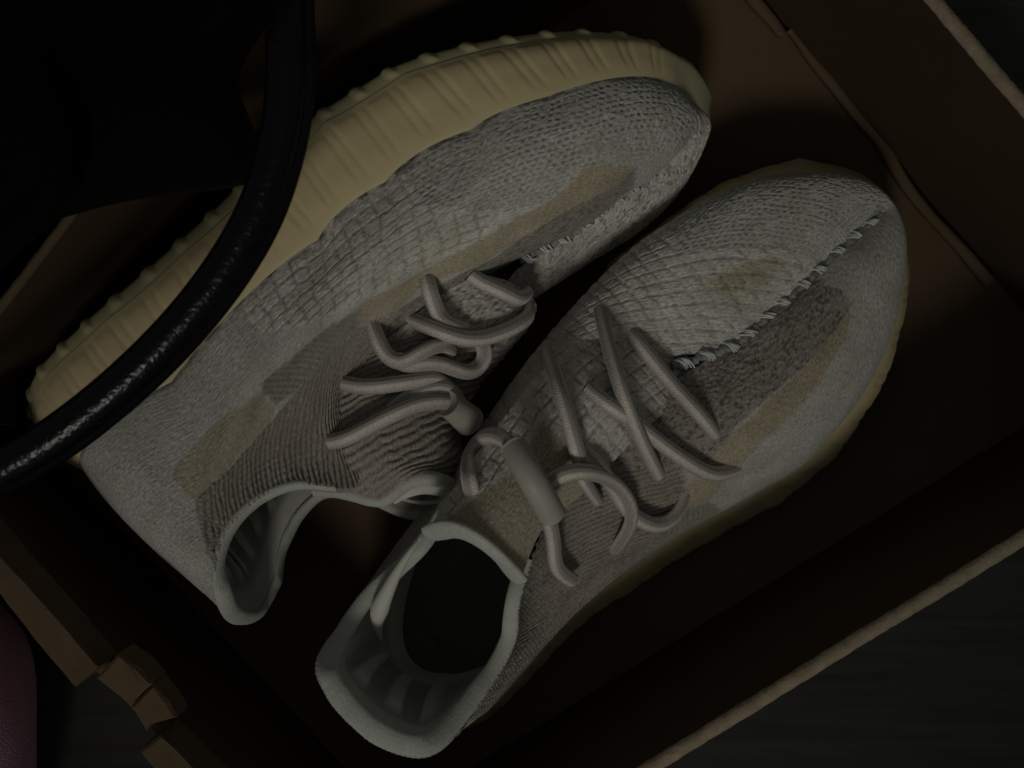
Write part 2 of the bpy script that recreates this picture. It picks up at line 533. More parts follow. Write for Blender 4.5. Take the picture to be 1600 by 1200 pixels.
def cushion(name, poly, z0, z1, mat, parent, rnd=.012, seed=3, amp=.002):
    """soft slab with rounded edges from an outline at mid height"""
    P = np.array([at(x, y, (z0 + z1) / 2) for x, y in poly])
    Q = []
    for i in range(len(P)):
        a, b = P[i], P[(i + 1) % len(P)]
        m = max(2, int(np.linalg.norm(b - a) / .006))
        Q += [a + (b - a) * j / m for j in range(m)]
    Q = np.array(Q); n = len(Q)
    for _ in range(4): Q = (np.roll(Q, 1, 0) + 2 * Q + np.roll(Q, -1, 0)) / 4
    c = Q.mean(0)
    inn = c - Q; Ln = np.linalg.norm(inn, axis=1, keepdims=True); inn = inn / Ln
    rows = []
    for th in np.linspace(-90, 90, 13):
        t = math.radians(th)
        p = Q + inn * rnd * (1 - math.cos(t))
        p[:, 2] = (z0 + z1) / 2 + math.sin(t) * (z1 - z0) / 2
        rows.append(p)
    for f in (.3, .6, .85, 1.0):
        p = rows[12] + (c - rows[12]) * f; p[:, 2] = z1
        rows.append(p)
        p = rows[0] + (c - rows[0]) * f; p[:, 2] = z0
        rows.insert(0, p) if False else None
    G = np.stack(rows, 1)
    G[..., 2] += amp * (value_noise(G[..., 0] / .03, G[..., 1] / .03, seed) - .5) * 2
    return mesh_obj(name, G.reshape(-1, 3), grid_faces(n, G.shape[1], True, False, False), mat, parent)

cushion('body', [(415, 288), (300, 298), (190, 310), (80, 345), (-420, 430), (-420, -420), (380, -420), (500, -260), (455, -60), (412, 50), (352, 106), (372, 150), (400, 200)], .128, .160, M['leather_matte'], bag)
cushion('body_base', [(-260, 620), (-20, 440), (150, 262), (300, 90), (430, -130), (600, -420), (-420, -420), (-420, 620)], .002, .118, M['leather_matte'], bag, rnd=.02, seed=6)
cushion('shade_blocker', [(-420, -120), (150, -150), (560, -210), (900, -420), (900, -700), (-420, -700)], .110, .300, M['leather_matte'], bag, rnd=.02, seed=8)  # unseen bulk added behind the box to block ambient light from upper left
hp = [(430, -260, .168), (442, -120, .184), (447, 0, .190), (449, 80, .190), (446, 165, .188), (431, 245, .186), (402, 330, .184), (352, 418, .182), (282, 508, .180), (195, 595, .178), (105, 668, .176), (20, 722, .174), (-80, 765, .170), (-200, 790, .160)]
path, _ = resample(np.array([at(*p) for p in hp]), 220)
def handle_prof(th, s):
    w = np.exp(-(((th - 4.55 + np.pi) % (2 * np.pi) - np.pi) / .20) ** 2)
    g = np.exp(-(((th - 5.05 + np.pi) % (2 * np.pi) - np.pi) / .16) ** 2)
    return 1 + .30 * w - .07 * g + .012 * np.sin(s / .0031 * 6.28) * g
V, Fc, _ = tube(path, .0065, 48, True, handle_prof)
mesh_obj('handle', V, Fc, M['leather'], bag)
sp_ = [(-120, 470, .166), (-40, 420, .168), (25, 365, .170), (70, 322, .171), (92, 262, .171), (88, 190, .169), (60, 110, .164)]
path, _ = resample(np.array([at(*p) for p in sp_]), 80)
V, Fc, _ = tube(path, .0050, 24, True)
mesh_obj('strap', V, Fc, M['leather_matte'], bag)

# ------------------------------------------------------------------ pink cloth at the left edge
M['pink'] = noise_mat('pink_fleece', (.66, .28, .42), (.78, .37, .53), 120, rough=.95, bump=.7, bscale=900, bdist=.001, spec=.1, sheen=.3)
pk = cushion('folded_blanket', [(-400, 900), (-120, 905), (-38, 935), (10, 985), (32, 1050), (40, 1120), (37, 1200), (25, 1320), (-20, 1500), (-400, 1500)], .002, .092, M['pink'], None, rnd=.030, seed=9, amp=.003)
tag(pk, 'dusty pink fleece cloth at the left edge, outside the box', 'blanket')
# ------------------------------------------------------------------ shoes
B_LAT = [(-.004, 0), (.004, -.022), (.025, -.035), (.060, -.039), (.095, -.041), (.130, -.046), (.165, -.053), (.200, -.058), (.232, -.056), (.262, -.046), (.284, -.030), (.296, -.013), (.299, .001)]
B_MED = [.022, .034, .037, .036, .036, .041, .050, .053, .046, .031, .014]
T_LAT = [(.004, 0, .122), (.008, -.019, .119), (.020, -.0265, .110), (.036, -.029, .099), (.052, -.030, .0945), (.070, -.028, .095), (.095, -.022, .101), (.128, -.017, .093), (.160, -.013, .083), (.190, -.004, .072), (.222, 0, .062), (.256, 0, .052), (.287, 0, .044)]
T_MED = [(.008, .019, .119), (.020, .0265, .110), (.036, .029, .099), (.052, .030, .0945), (.070, .028, .095), (.095, .022, .101), (.128, .022, .090), (.160, .020, .080), (.188, .008, .072), (.222, 0, .062), (.256, 0, .051)]

def rod(w):
    th = np.linalg.norm(w)
    if th < 1e-12: return np.eye(3)
    k = w / th
    K = np.array([[0, -k[2], k[1]], [k[2], 0, -k[0]], [-k[1], k[0], 0]])
    return np.eye(3) + math.sin(th) * K + (1 - math.cos(th)) * K @ K

class Shoe:
    """last of a low knitted runner in its own frame (x heel to toe, z up), then posed and
    flexed so that it lies in the box as the worn shoe does"""
    def __init__(s, side, R, t, marks, lam=2e-4):
        s.side = side
        m = np.array([1, side, 1.0])
        bx = np.array(B_LAT + [(B_LAT[12 - i][0], B_MED[11 - i]) for i in range(1, 12)])
        s.Tp = np.array(T_LAT + T_MED[::-1]) * m
        bx = bx * m[:2]
        x = bx[:, 0]
        cx = np.stack([np.clip(x, .035, .255), 0 * x], 1)
        n = unit(bx - cx)
        g = .020 * smooth(.19, .31, x) + .006 * (1 - smooth(-.005, .05, x))
        h = .036 - .005 * smooth(.03, .15, x) - .006 * smooth(.22, .30, x)
        mk = lambda ins, z: np.c_[bx - n * ins, z]
        s.curv = {'A': Spl(mk(.006, g + .003), True), 'D': Spl(mk(.0015, g + .010), True), 'B': Spl(mk(0, g + .40 * h + .004), True),
                  'E': Spl(mk(.0012, g + .75 * h), True), 'C': Spl(mk(.004, g + h), True), 'T': Spl(s.Tp, True)}
        s.nrm = Spl(np.c_[n, 0 * x], True)
        s.R, s.t = np.array(R), np.array(t)
        P, D = [], []
        for c, px in marks:
            p = s.point(c)
            w = s.R @ p + s.t
            q = at(px[0], px[1], w[2] + (px[2] if len(px) > 2 else 0.0))
            P.append(p); D.append(q - w)
        s.cP = np.array(P); D = np.array(D)
        K = np.linalg.norm(s.cP[:, None] - s.cP[None], axis=-1)
        n_ = len(P)
        A = np.zeros((n_ + 4, n_ + 4)); A[:n_, :n_] = -K + lam * 10 * np.eye(n_)
        A[:n_, n_] = 1; A[n_, :n_] = 1
        A[:n_, n_ + 1:] = s.cP; A[n_ + 1:, :n_] = s.cP.T
        A[n_+1:, n_+1:] -= np.eye(3) * 1e-5
        s.w = np.linalg.solve(A, np.vstack([D, np.zeros((4, 3))]))
        s.resid = np.abs(D)
    def point(s, c):
        if isinstance(c, str) or isinstance(c[0], str):
            if c[0] == 'U':
                return s.upper(np.array([c[1]]), np.array([c[2]]))[0, 0]
            return s.curv[c[0]](np.array(float(c[1])))
        return np.array(c, float) * np.array([1, s.side, 1])
    def upper(s, k, v):
        """k (n,), v (m,) -> (n,m,3) in the shoe's frame"""
        C = s.curv['C'](k); T = s.curv['T'](k); nn = unit(s.nrm(k))
        L = np.linalg.norm(T - C, axis=1, keepdims=True)
        kk = np.minimum(k % 24, 24 - k % 24)
        w = smooth(5.0, 9.0, kk)[:, None]
        h0 = C + np.array([0, 0, 1.]) * (.40 - .06 * w) * L + nn * (.06 - .02 * w) * L
        seam = unit((C - T) * np.array([1, 1, .30]))
        coll = unit(np.array([0, 0, -1.]) + .05 * nn)
        h1 = T + unit(coll * (1 - w) + seam * w) * .38 * L
        v = v[None, :, None]
        a = lambda q: q[:, None, :]
        return (1 - v) ** 3 * a(C) + 3 * v * (1 - v) ** 2 * a(h0) + 3 * v * v * (1 - v) * a(h1) + v ** 3 * a(T)
    def pose(s, P):
        P = np.asarray(P, float)
        sh = P.shape
        Q = P.reshape(-1, 3)
        out = Q @ s.R.T + s.t
        n = len(s.cP)
        for i0 in range(0, len(Q), 50000):
            q = Q[i0:i0 + 50000]
            K = -np.linalg.norm(q[:, None] - s.cP[None], axis=-1)
            out[i0:i0 + 50000] += K @ s.w[:n] + s.w[n] + q @ s.w[n + 1:]
        return out.reshape(sh)
def grid_normals(P, cu):
    du = (np.roll(P, -1, 0) - np.roll(P, 1, 0)) if cu else np.gradient(P, axis=0)
    dv = np.gradient(P, axis=1)
    return unit(np.cross(du, dv))

def arclen_k(curve, n, k0=0.0, k1=24.0):
    k = np.linspace(k0, k1, 4000)
    c = curve(k)
    L = np.r_[0, np.cumsum(np.linalg.norm(np.diff(c, axis=0), axis=1))]
    q = np.linspace(0, L[-1], n)
    return np.interp(q, L, k), q

def pip(poly, X, Y):
    """points in polygon"""
    inside = np.zeros(X.shape, bool)
    x0, y0 = poly[-1]
    for x1, y1 in poly:
        c = ((y1 > Y) != (y0 > Y)) & (X < (x0 - x1) * (Y - y1) / (y0 - y1 + 1e-12) + x1)
        inside ^= c
        x0, y0 = x1, y1
    return inside

def soft(mask, it):
    m = mask.astype(float)
    for _ in range(it):
        m = (m + np.roll(m, 1, 0) + np.roll(m, -1, 0) + np.pad(m, ((0, 0), (1, 0)), 'edge')[:, :-1] + np.pad(m, ((0, 0), (0, 1)), 'edge')[:, 1:]) / 5
    return m

# relief of each kind of knit, in metres, over physical coordinates p (along rows) and q (up);
# second value: share of open gaps, where the dark backing cloth shows between the yarns
def relief(kind, p, q, x=None):
    w1 = value_noise(p / .004, q / .004, 3) - .5
    w2 = value_noise(p / .0011, q / .0011, 5) - .5
    w3 = value_noise(p / .012, q / .012, 1) - .5
    zero = np.zeros(p.shape)
    if kind == 'blocks':          # puffy squares, crooked seams between them
        x = p if x is None else x
        pw = x + .0016 * w3 + .0007 * w1
        qw = q + .0016 * (value_noise(p / .012, q / .012, 2) - .5) + .0007 * w1
        row = np.floor(qw / .0064)
        ca = pw / .0066 + .25 * value_noise(row, row * 0, 12)
        a = .5 - np.abs((ca % 1) - .5); c = .5 - np.abs((qw / .0064 % 1) - .5)
        cell = value_noise(np.floor(ca), row, 9)
        g = np.minimum(smooth(.02, .16, a), smooth(.02, .15, c))
        loops = .5 + .5 * np.sin(pw / .0021 * 6.28) * np.sin(qw / .0016 * 6.28)
        crack = (1 - smooth(.0, .10, np.minimum(a * 1.3, c))) * (value_noise(p / .003, q / .003, 17) > .52)
        return .00036 * g * (.6 + .5 * cell) + .00030 * loops * g + .0004 * w2, .45 * crack + .12 * (1 - g)
    if kind == 'holes':           # rows of small dashes pierced between flat courses
        qw = q + .0005 * w1
        row = np.floor(qw / .0023)
        a = ((p + .0004 * w1) / .0034 + .5 * (row % 2) + .2 * value_noise(row, row * 0, 4)) % 1
        c = np.abs((qw / .0023 % 1) - .5)
        on = (value_noise(np.floor(p / .0034 + .5 * (row % 2)), row, 6) > .18)
        hole = smooth(.34, .24, np.abs(a - .5)) * smooth(.22, .10, c) * on * (.45 + .55 * value_noise(p / .009, q / .009, 14))
        return -.0010 * hole + .0004 * w2 - .0002 * smooth(.3, .5, c), .6 * hole
    if kind == 'mesh':            # fine open eyelet net
        row = np.floor(q / .0021)
        a = np.abs(((p / .0026 + .5 * (row % 2)) % 1) - .5)
        c = np.abs((q / .0021 % 1) - .5)
        h = smooth(.34, .16, np.sqrt(a * a + c * c))
        return -.0006 * h, .55 * h
    if kind == 'ribs':            # slanting ribs of the ankle, cut into loops
        ph = (p * .75 + q * .66 + .0016 * w1) / .0034
        r = np.abs((ph % 1) - .5) * 2
        cr = np.abs((((p * -.66 + q * .75) / .0020) % 1) - .5) * 2
        t = smooth(.98, .30, r)
        return .0012 * t - .00025 * cr * t + .0003 * w2, .25 * (1 - t)
    if kind == 'speckle':
        f = value_noise(p / .0015, q / .0008, 8)
        return .0006 * w2 + .0004 * (f - .5), .55 * smooth(.60, .80, f)
    if kind == 'fine':
        a = np.abs(((p / .0016) % 1) - .5) * np.abs(((q / .0014) % 1) - .5)
        return .0006 * a + .0002 * w2, zero
    return .00015 * w2, zero

def lace_lobes(th, s):
    return 1 + .05 * np.cos(4 * th + 1.57) + 0 * s

def build_shoe(name, shoe, label, spec):
    s = shoe
    base = s.pose(s.point((.10, 0, 0.0)))
    root = empty(name, base)
    tag(root, label, 'shoe', 'pair of knitted sneakers in the box')
    flip = s.side < 0

    # ---- upper: one knitted sheet from the sole line to collar and toe seam
    nu, nv = 1080, 170
    k, q0 = arclen_k(s.curv['C'], nu + 1)
    k = k[:-1]
    v = np.linspace(0, 1, nv)
    P = s.pose(s.upper(k, v))
    Nn = grid_normals(P, True) * (-1 if flip else 1)
    # physical coordinates along rows and up
    dq = np.linalg.norm(np.diff(P, axis=1), axis=-1)
    Q = np.concatenate([np.zeros((nu, 1)), np.cumsum(dq, axis=1)], 1)
    dp = np.linalg.norm(np.diff(P, axis=0, append=P[:1]), axis=-1)
    dp = dp.mean(1, keepdims=True) * .5 + dp * .5
    Pp = np.cumsum(dp, axis=0)
    KK = np.broadcast_to(k[:, None], Q.shape); VV = np.broadcast_to(v[None, :], Q.shape)
    tint = np.empty(P.shape); tint[:] = spec['base'][0]
    Xc = np.broadcast_to(s.upper(k, v)[..., 0], Q.shape)
    disp, gap = relief(spec['base'][1], Pp, Q)
    jx = (value_noise(Pp / .002, Q / .002, 21) - .5) * .05
    jy = (value_noise(Pp / .002, Q / .002, 22) - .5) * .012
    for poly, colr, kind, sf in spec['zones']:
        mk = soft(pip(poly, KK + jx, VV + jy), sf)
        tint = tint * (1 - mk[..., None]) + np.array(colr) * mk[..., None]
        rd, rg = relief(kind, Pp, Q, Xc)
        disp = disp * (1 - mk) + rd * mk; gap = gap * (1 - mk) + rg * mk
    tint = tint * (1 + .16 * (value_noise(Pp / .011, Q / .009, 51) - .5)[..., None] * np.array([.8, .85, 1.3]) + .10 * (value_noise(Pp / .003, Q / .003, 52) - .5)[..., None])
    grime_shade = smooth(.030, .004, VV) * smooth(.25, .6, value_noise(Pp / .004, Q / .002, 41)) * .65 + .5 * (value_noise(Pp / .0016, Q / .0016, 43) > .93) * smooth(.35, .05, VV) * (value_noise(Pp / .01, Q / .01, 44) > .6)  # grime and specks, with the shadow gap at the sole joint painted in
    tint = tint * (1 - np.clip(gap + grime_shade, 0, .85)[..., None])
    sk = smooth(9.0, 9.6, KK) * smooth(15.0, 14.4, KK)
    disp = disp - .0005 * smooth(.90, 1.0, VV) * sk
    edge = smooth(0, .04, VV)
    wr = spec.get('wrinkle', 0)
    if wr:
        disp = disp + wr * (value_noise(Pp / .03, Q / .014, 31) - .5)
    P2 = P + Nn * (disp * edge)[..., None]
    uv = np.stack([Pp, Q], -1).reshape(-1, 2)
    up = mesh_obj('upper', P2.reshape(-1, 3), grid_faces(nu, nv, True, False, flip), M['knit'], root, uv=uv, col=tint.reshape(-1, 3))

    # ---- midsole with moulded ribs, outsole with bumps along its edge
    nu2 = 1400
    kb, qs = arclen_k(s.curv['B'], nu2 + 1); kb = kb[:-1]; qs = qs[:-1]
    rows = [s.curv[c](kb) for c in 'DBEC']
    C = rows[3]; nn = unit(s.nrm(kb))
    rows.append(C - nn * .006 - np.array([0, 0, .0015]))
    sp = np.stack(rows, 0)
    spl = Spl(sp.reshape(5, -1))
    vv = np.linspace(0, 4, 44)
    G = spl(vv).reshape(44, nu2, 3).transpose(1, 0, 2)
    per = qs[-1] * nu2 / (nu2 - 1)
    nr = round(per / .0148)
    ph = (qs / per * nr)[:, None] + .10 * vv[None, :]
    f = ph % 1
    rib = smooth(.0, .16, f) * smooth(.76, .58, f) + .5 * smooth(.72, .83, f) * smooth(1.0, .90, f)
    env = smooth(.10, .6, vv)[None, :] * smooth(2.75, 2.1, vv)[None, :] * smooth(.9, 2.6, np.abs(kb - 12.2))[:, None]
    Gp = s.pose(G)
    Gn = grid_normals(Gp, True) * (-1 if flip else 1)
    Gp = Gp + Gn * (.0006 * rib * env)[..., None]
    toe = (smooth(2.3, 1.0, np.abs(kb - 12))[:, None] * np.ones((1, 44)))[..., None]
    mot = (.94 + .12 * value_noise(qs[:, None] / .02, vv[None, :] * 1.2, 5))[..., None]
    sc_ = (np.array([.66, .55, .315]) * (1 - toe) + np.array([.40, .40, .25]) * toe) * mot
    mesh_obj('midsole', Gp.reshape(-1, 3), grid_faces(nu2, 44, True, False, flip), M['sole'], root, col=sc_.reshape(-1, 3))
    rowsO = [s.curv['D'](kb) - nn * .0004 + np.array([0, 0, .0006]), s.curv['D'](kb) * .5 + s.curv['A'](kb) * .5 + nn * .0012, s.curv['A'](kb),
             s.curv['A'](kb) - nn * .010 - np.array([0, 0, .0012])]
    spl = Spl(np.stack(rowsO, 0).reshape(4, -1))
    vo = np.linspace(0, 3, 26)
    G = spl(vo).reshape(26, nu2, 3).transpose(1, 0, 2)
    f = ((qs / per * nr + .35) % 1)[:, None]
    bump = np.exp(-(np.abs(f - .5) / .15) ** 3)
    envb = smooth(.3, .9, vo) * smooth(3.0, 2.2, vo)
    Gp = s.pose(G)
    Gn = grid_normals(Gp, True) * (-1 if flip else 1)
    Gp = Gp - Gn * (.0012 * bump * envb[None, :] * smooth(.7, 1.8, np.abs(kb - 12.2))[:, None])[..., None]
    cen = s.pose(np.stack([np.clip(G[:, -1, 0], .04, .25), G[:, -1, 1] * .25, G[:, -1, 2]], 1))
    Gp = np.concatenate([Gp, (Gp[:, -1:] + cen[:, None]) / 2, cen[:, None]], 1)
    mesh_obj('outsole', Gp.reshape(-1, 3), grid_faces(nu2, 28, True, False, flip), M['outsole'], root)

    # ---- footbed inside
    kf = np.linspace(0, 24, 160, endpoint=False)
    ring = s.curv['C'](kf) - unit(s.nrm(kf)) * .003
    ring[:, 2] -= .002
    cen = np.stack([np.clip(ring[:, 0], .04, .25), ring[:, 1] * 0, ring[:, 2] - .003], 1)
    a = np.linspace(0, 1, 12)[None, :, None]
    Gf = s.pose(ring[:, None] * (1 - a) + cen[:, None] * a)
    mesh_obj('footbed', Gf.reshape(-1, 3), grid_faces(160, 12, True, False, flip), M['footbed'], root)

    # ---- lining inside the collar (padded ribs at the heel)
    kl = np.linspace(-8.6, 8.6, 420); vl = np.linspace(0.0, 1, 90)
    Pl = s.pose(s.upper(kl, vl))
    Nl = grid_normals(Pl, False) * (-1 if flip else 1)
    pd = spec.get('pad', (.0035, .0))
    hw = smooth(3.6, 1.5, np.abs(kl))[:, None]
    pad = pd[0] + (pd[1] + (spec.get('cup', .011) - pd[1]) * (1 - vl[None, :])) * hw
    Uc = s.upper(kl, vl)
    yl = Uc[..., 1] - unit(s.nrm(kl))[:, None, 1] * pad
    arc = yl / spec.get('rib', .0098) + .5
    rk = spec.get('rib_k')
    if rk: arc = np.broadcast_to(kl[:, None] / rk, yl.shape)
    kr = (4.4, 3.8) if rk else (2.4, 1.7)
    ridge = smooth(.62, .30, np.abs((arc + .25 * vl[None, :]) % 1 - .5) * 2) * smooth(*kr, np.abs(kl))[:, None] * smooth(.18, .3, vl)[None, :] * smooth(.86, .78, vl)[None, :]
    Pl = Pl - Nl * (pad + .0030 * ridge)[..., None]
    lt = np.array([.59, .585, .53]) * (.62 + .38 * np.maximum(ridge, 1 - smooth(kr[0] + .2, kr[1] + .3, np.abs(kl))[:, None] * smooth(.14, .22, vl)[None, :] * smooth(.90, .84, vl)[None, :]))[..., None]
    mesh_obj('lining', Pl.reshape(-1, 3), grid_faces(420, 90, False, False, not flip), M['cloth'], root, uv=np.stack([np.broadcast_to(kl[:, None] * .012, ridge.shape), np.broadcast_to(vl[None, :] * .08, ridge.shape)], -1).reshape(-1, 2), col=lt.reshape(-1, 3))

    # ---- collar binding
    kc = np.linspace(-6.4, spec.get('bind_end', 6.4), 460)
    e = s.pose(s.curv['T'](kc)); inn = np.stack([np.interp(kc, kl, Pl[:, -1, c_]) for c_ in range(3)], 1)
    ac_ = e - inn
    for _ in range(30):
        ac_[1:-1] = (ac_[:-2] + 2 * ac_[1:-1] + ac_[2:]) / 4
        e[1:-1] = (e[:-2] + 2 * e[1:-1] + e[2:]) / 4
    ac_ *= (1 - .5 * smooth(.90, 1.0, np.linspace(0, 1, len(e))) * ('bind_end' in spec))[:, None]
    inn = e - ac_
    mid = (e + inn) / 2
    V, Fc, uvb = rib_tube(mid, e - inn, s.pose(s.curv['T'](kc) + np.array([0, 0, .004])) - e)
    mesh_obj('collar_binding', V, Fc, M['binding'], root, uv=uvb)

    # ---- tongue
    tg = spec['tongue']
    Tc = Spl(np.array([r[0] for r in tg]) * np.array([1, s.side, 1])); Tw = Spl(np.array([r[1] for r in tg])); Td = Spl(np.array([r[2] for r in tg]))
    na, nb_ = 170, 110
    a = np.linspace(0, len(tg) - 1, na); b = np.linspace(-1, 1, nb_)
    c = Tc(a)[:, None, :] * np.ones((1, nb_, 1))
    c[..., 1] += Tw(a) * b[None, :]
    c[..., 2] -= Td(a) * (b ** 2)[None, :]
    Gt = s.pose(c)
    if 'tongue_world' in spec:
        secs = [resample(np.array([at(*p) for p in sec]), nb_)[0] for sec in spec['tongue_world']]
        sw = Spl(np.stack(secs).reshape(len(secs), -1))
        Gt = sw(np.linspace(0, len(secs) - 1, na)).reshape(na, nb_, 3)
        a = np.linspace(0, len(secs) - 1, na)
    Nt = grid_normals(Gt, False)
    tflip = Nt[na // 2, nb_ // 2] @ (s.pose(np.array([.15, 0, .12])) - s.pose(np.array([.15, 0, .08]))) < 0
    if tflip: Nt = -Nt
    pq = np.concatenate([np.zeros((na, 1)), np.cumsum(np.linalg.norm(np.diff(Gt, axis=1), axis=-1), 1)], 1)
    pa = np.concatenate([np.zeros((1, nb_)), np.cumsum(np.linalg.norm(np.diff(Gt, axis=0), axis=-1), 0)], 0)
    AA = np.broadcast_to(a[:, None], pq.shape); BB = np.broadcast_to(b[None, :], pq.shape)
    tt = np.empty(Gt.shape); tt[:] = spec['tongue_base'][0]
    dd, gg = relief(spec['tongue_base'][1], pa, pq)
    for poly, colr, kind, sf in spec['tongue_zones']:
        mk = soft(pip(poly, AA, BB), sf)
        tt = tt * (1 - mk[..., None]) + np.array(colr) * mk[..., None]
        rd, rg = relief(kind, pa, pq)
        dd = dd * (1 - mk) + rd * mk; gg = gg * (1 - mk) + rg * mk
    tt = tt * (1 - gg[..., None])
    top = Gt + Nt * (dd + .0015)[..., None]; bot = Gt - Nt * .0015
    tuv = np.stack([pa, pq], -1).reshape(-1, 2)
    to = mesh_obj('tongue', np.vstack([top.reshape(-1, 3), bot.reshape(-1, 3)]), np.vstack([grid_faces(na, nb_, flip=tflip), grid_faces(na, nb_, flip=not tflip) + na * nb_]), M['knit'], root,
                  uv=np.vstack([tuv, tuv]), col=np.vstack([tt.reshape(-1, 3)] * 2))
    te = Gt[-1]
    if 'tongue_tube' in spec:
        V, Fc, uvb = tube(resample(te[::4], 140)[0], spec['tongue_tube'], 18, True, lambda th, s_: 1 + .06 * np.cos(2 * np.pi * s_ / .0019) * np.cos(th))
    else:
        V, Fc, uvb = rib_tube(te, Nt[-1] * spec.get('tongue_bind', .004), Gt[-1] - Gt[-6])
    mesh_obj('binding', V, Fc, M['binding'], to, uv=uvb)

    s.root, s.P2, s.k, s.v, s.Gt, s.top = root, P2, k, v, Gt, top
    s.pts = np.vstack([P2.reshape(-1, 3), top.reshape(-1, 3)])
    s.px = proj(s.pts)
    return root

def rib_tube(mid, across, upv):
    """folded fabric tape over an edge: flattened tube with a line of stitches along its outer side"""
    n = len(mid)
    w = np.linalg.norm(across, axis=1)[:, None] * .5 + .0011
    A = unit(across); U = unit(upv - A * np.sum(A * upv, 1, keepdims=True))
    th = np.linspace(0, 2 * np.pi, 22, endpoint=False)
    L = np.r_[0, np.cumsum(np.linalg.norm(np.diff(mid, axis=0), axis=1))]
    st = .00022 * np.maximum(0, np.sin(2 * np.pi * L / .0017))[:, None] * np.exp(-((th[None, :] - .35) / .3) ** 2)
    wob = .0003 * (value_noise(L / .006, L * 0, 4) - .5)[:, None]
    ca, sa = np.cos(th), np.sin(th)
    V = mid[:, None] + ((w + wob + st) * ca)[..., None] * A[:, None] + ((.0022 + wob + st) * sa - .0012)[..., None] * U[:, None]
    uv = np.stack(np.broadcast_arrays(L[:, None], th[None, :] * .002), -1).reshape(-1, 2)
    return V.reshape(-1, 3), grid_faces(n, 22, False, True), uv

def surf(shoe, px, py, h):
    """point h above the shoe's surface where the photograph shows (px, py)"""
    d = np.hypot(shoe.px[:, 0] - px, shoe.px[:, 1] - py)
    near = np.where(d < 9)[0]
    if len(near) == 0: near = np.argsort(d)[:5]
    z = np.percentile(shoe.pts[near, 2], 92)
    return at(px, py, z + h)

def add_laces(shoe, laces):
    for pts, rad in laces:
        W = []
        for p in pts:
            if len(p) == 4: W.append(at(p[0], p[1], p[2]))
            else: W.append(surf(shoe, *p))
        path, L = resample(np.array(W), max(24, int(30 * len(W))))
        V, Fc, uv = tube(path, rad, 20, True, lace_lobes, flat=(.86, 1.08))
        mesh_obj('lace', V, Fc, M['lace'], shoe.root, uv=uv)
MARK_R = [(('T', 0), (572, 1152)), (('T', 1), (657, 1182)), (('T', 23), (502, 1065)), (('T', 3), (762, 1072)), (('T', 4.5), (802, 1000)), (('T', 6), (812, 930)),
          (('T', 21), (528, 985)), (('T', 19), (600, 900)), (('T', 18), (655, 845)), (('T', 17), (790, 650)), (('T', 16), (905, 545)), (('T', 15), (1010, 560)),
          (('T', 9), (1055, 598)), (('T', 8), (950, 690)), (('T', 7), (860, 780)),
          (('T', 10), (1150, 540)), (('T', 11), (1270, 432)), (('T', 12), (1380, 335)),
          (('B', 12), (1398, 322)), (('B', 13), (1340, 268)), (('B', 14), (1250, 246)), (('B', 15), (1130, 286)), (('B', 16), (1035, 350)), (('B', 17), (950, 412)),
          (('B', 11), (1413, 380)), (('B', 10), (1418, 460)), (('B', 9), (1385, 590)), (('B', 8), (1310, 710)), (('B', 7), (1220, 785)), (('B', 6), (1100, 850)), (('B', 5), (985, 925)),
          (('C', 14), (1240, 276)), (('C', 15), (1142, 302)), (('C', 16), (1045, 362)), (('C', 17), (962, 432)), (('C', 10), (1405, 450)), (('C', 9), (1368, 575)), (('C', 8), (1285, 690)), (('C', 7), (1198, 758)), (('C', 6), (1090, 815))]
MARK_L = [(('T', 0), (362, 972)), (('T', 1), (345, 935)), (('T', 2), (340, 880)), (('T', 3), (357, 832)), (('T', 4), (402, 783)), (('T', 5), (472, 757)), (('T', 6), (560, 763)),
          (('T', 7), (535, 640)), (('T', 8), (620, 520)), (('T', 9), (750, 436)), (('T', 10), (890, 372)), (('T', 11), (1010, 292)), (('T', 12), (1105, 205)),
          (('C', 0), (140, 738)), (('C', 3), (270, 598)), (('C', 5), (500, 375)), (('C', 6), (605, 285)), (('C', 7), (740, 203)), (('C', 8), (860, 150)), (('C', 9), (960, 122)), (('C', 10), (1030, 125)), (('C', 11), (1065, 155)), (('C', 12), (1108, 195)),
          (('D', 1), (50, 650)), (('D', 2), (75, 585)), (('D', 3), (165, 500)), (('D', 4), (290, 392)), (('D', 5), (400, 285)), (('D', 6), (505, 190)), (('D', 7), (630, 115)), (('D', 8), (770, 76)), (('D', 9), (900, 57)), (('D', 10), (1010, 62)), (('D', 11), (1080, 95)), (('D', 12), (1114, 150)),
          (('T', 22.5), (418, 950)), (('T', 21.5), (442, 908)), (('T', 20.7), (449, 856)), (('T', 20), (470, 812)), (('T', 19), (510, 772)), (('T', 18), (620, 790)), (('U', 12.6, .5), (1110, 203)), (('U', 13.6, .7), (1060, 266)), (('C', 13), (1080, 210)), (('C', 14), (1030, 262)), (('C', 15), (950, 325)), (('B', 14), (1015, 255)), (('B', 13), (1070, 195)), (('U', 15, .7), (955, 366)), (('U', 16, .75), (878, 440))]
POSE_R = ([[0.7439, -0.6673, -0.0362], [0.6681, 0.7439, 0.0172], [0.0155, -0.037, 0.9992]], [-0.0681, -0.1279, 0.0048])
POSE_L = ([[0.833, -0.1717, 0.526], [0.5529, 0.2956, -0.7791], [-0.0217, 0.9398, 0.3411]], [-0.1911, -0.0083, 0.0487])
M['knit'] = knit_mat('knit')
M['sole'] = tinted_rubber('sole_foam')
M['outsole'] = noise_mat('outsole_rubber', (.42, .39, .22), (.46, .43, .25), 40, rough=.4, bump=.05, bscale=900, bdist=.0003, sss=(.2, .003))
M['lining'] = noise_mat('lining_fabric', (.56, .56, .49), (.64, .64, .57), 90, rough=.9, bump=.3, bscale=1800, bdist=.0004)
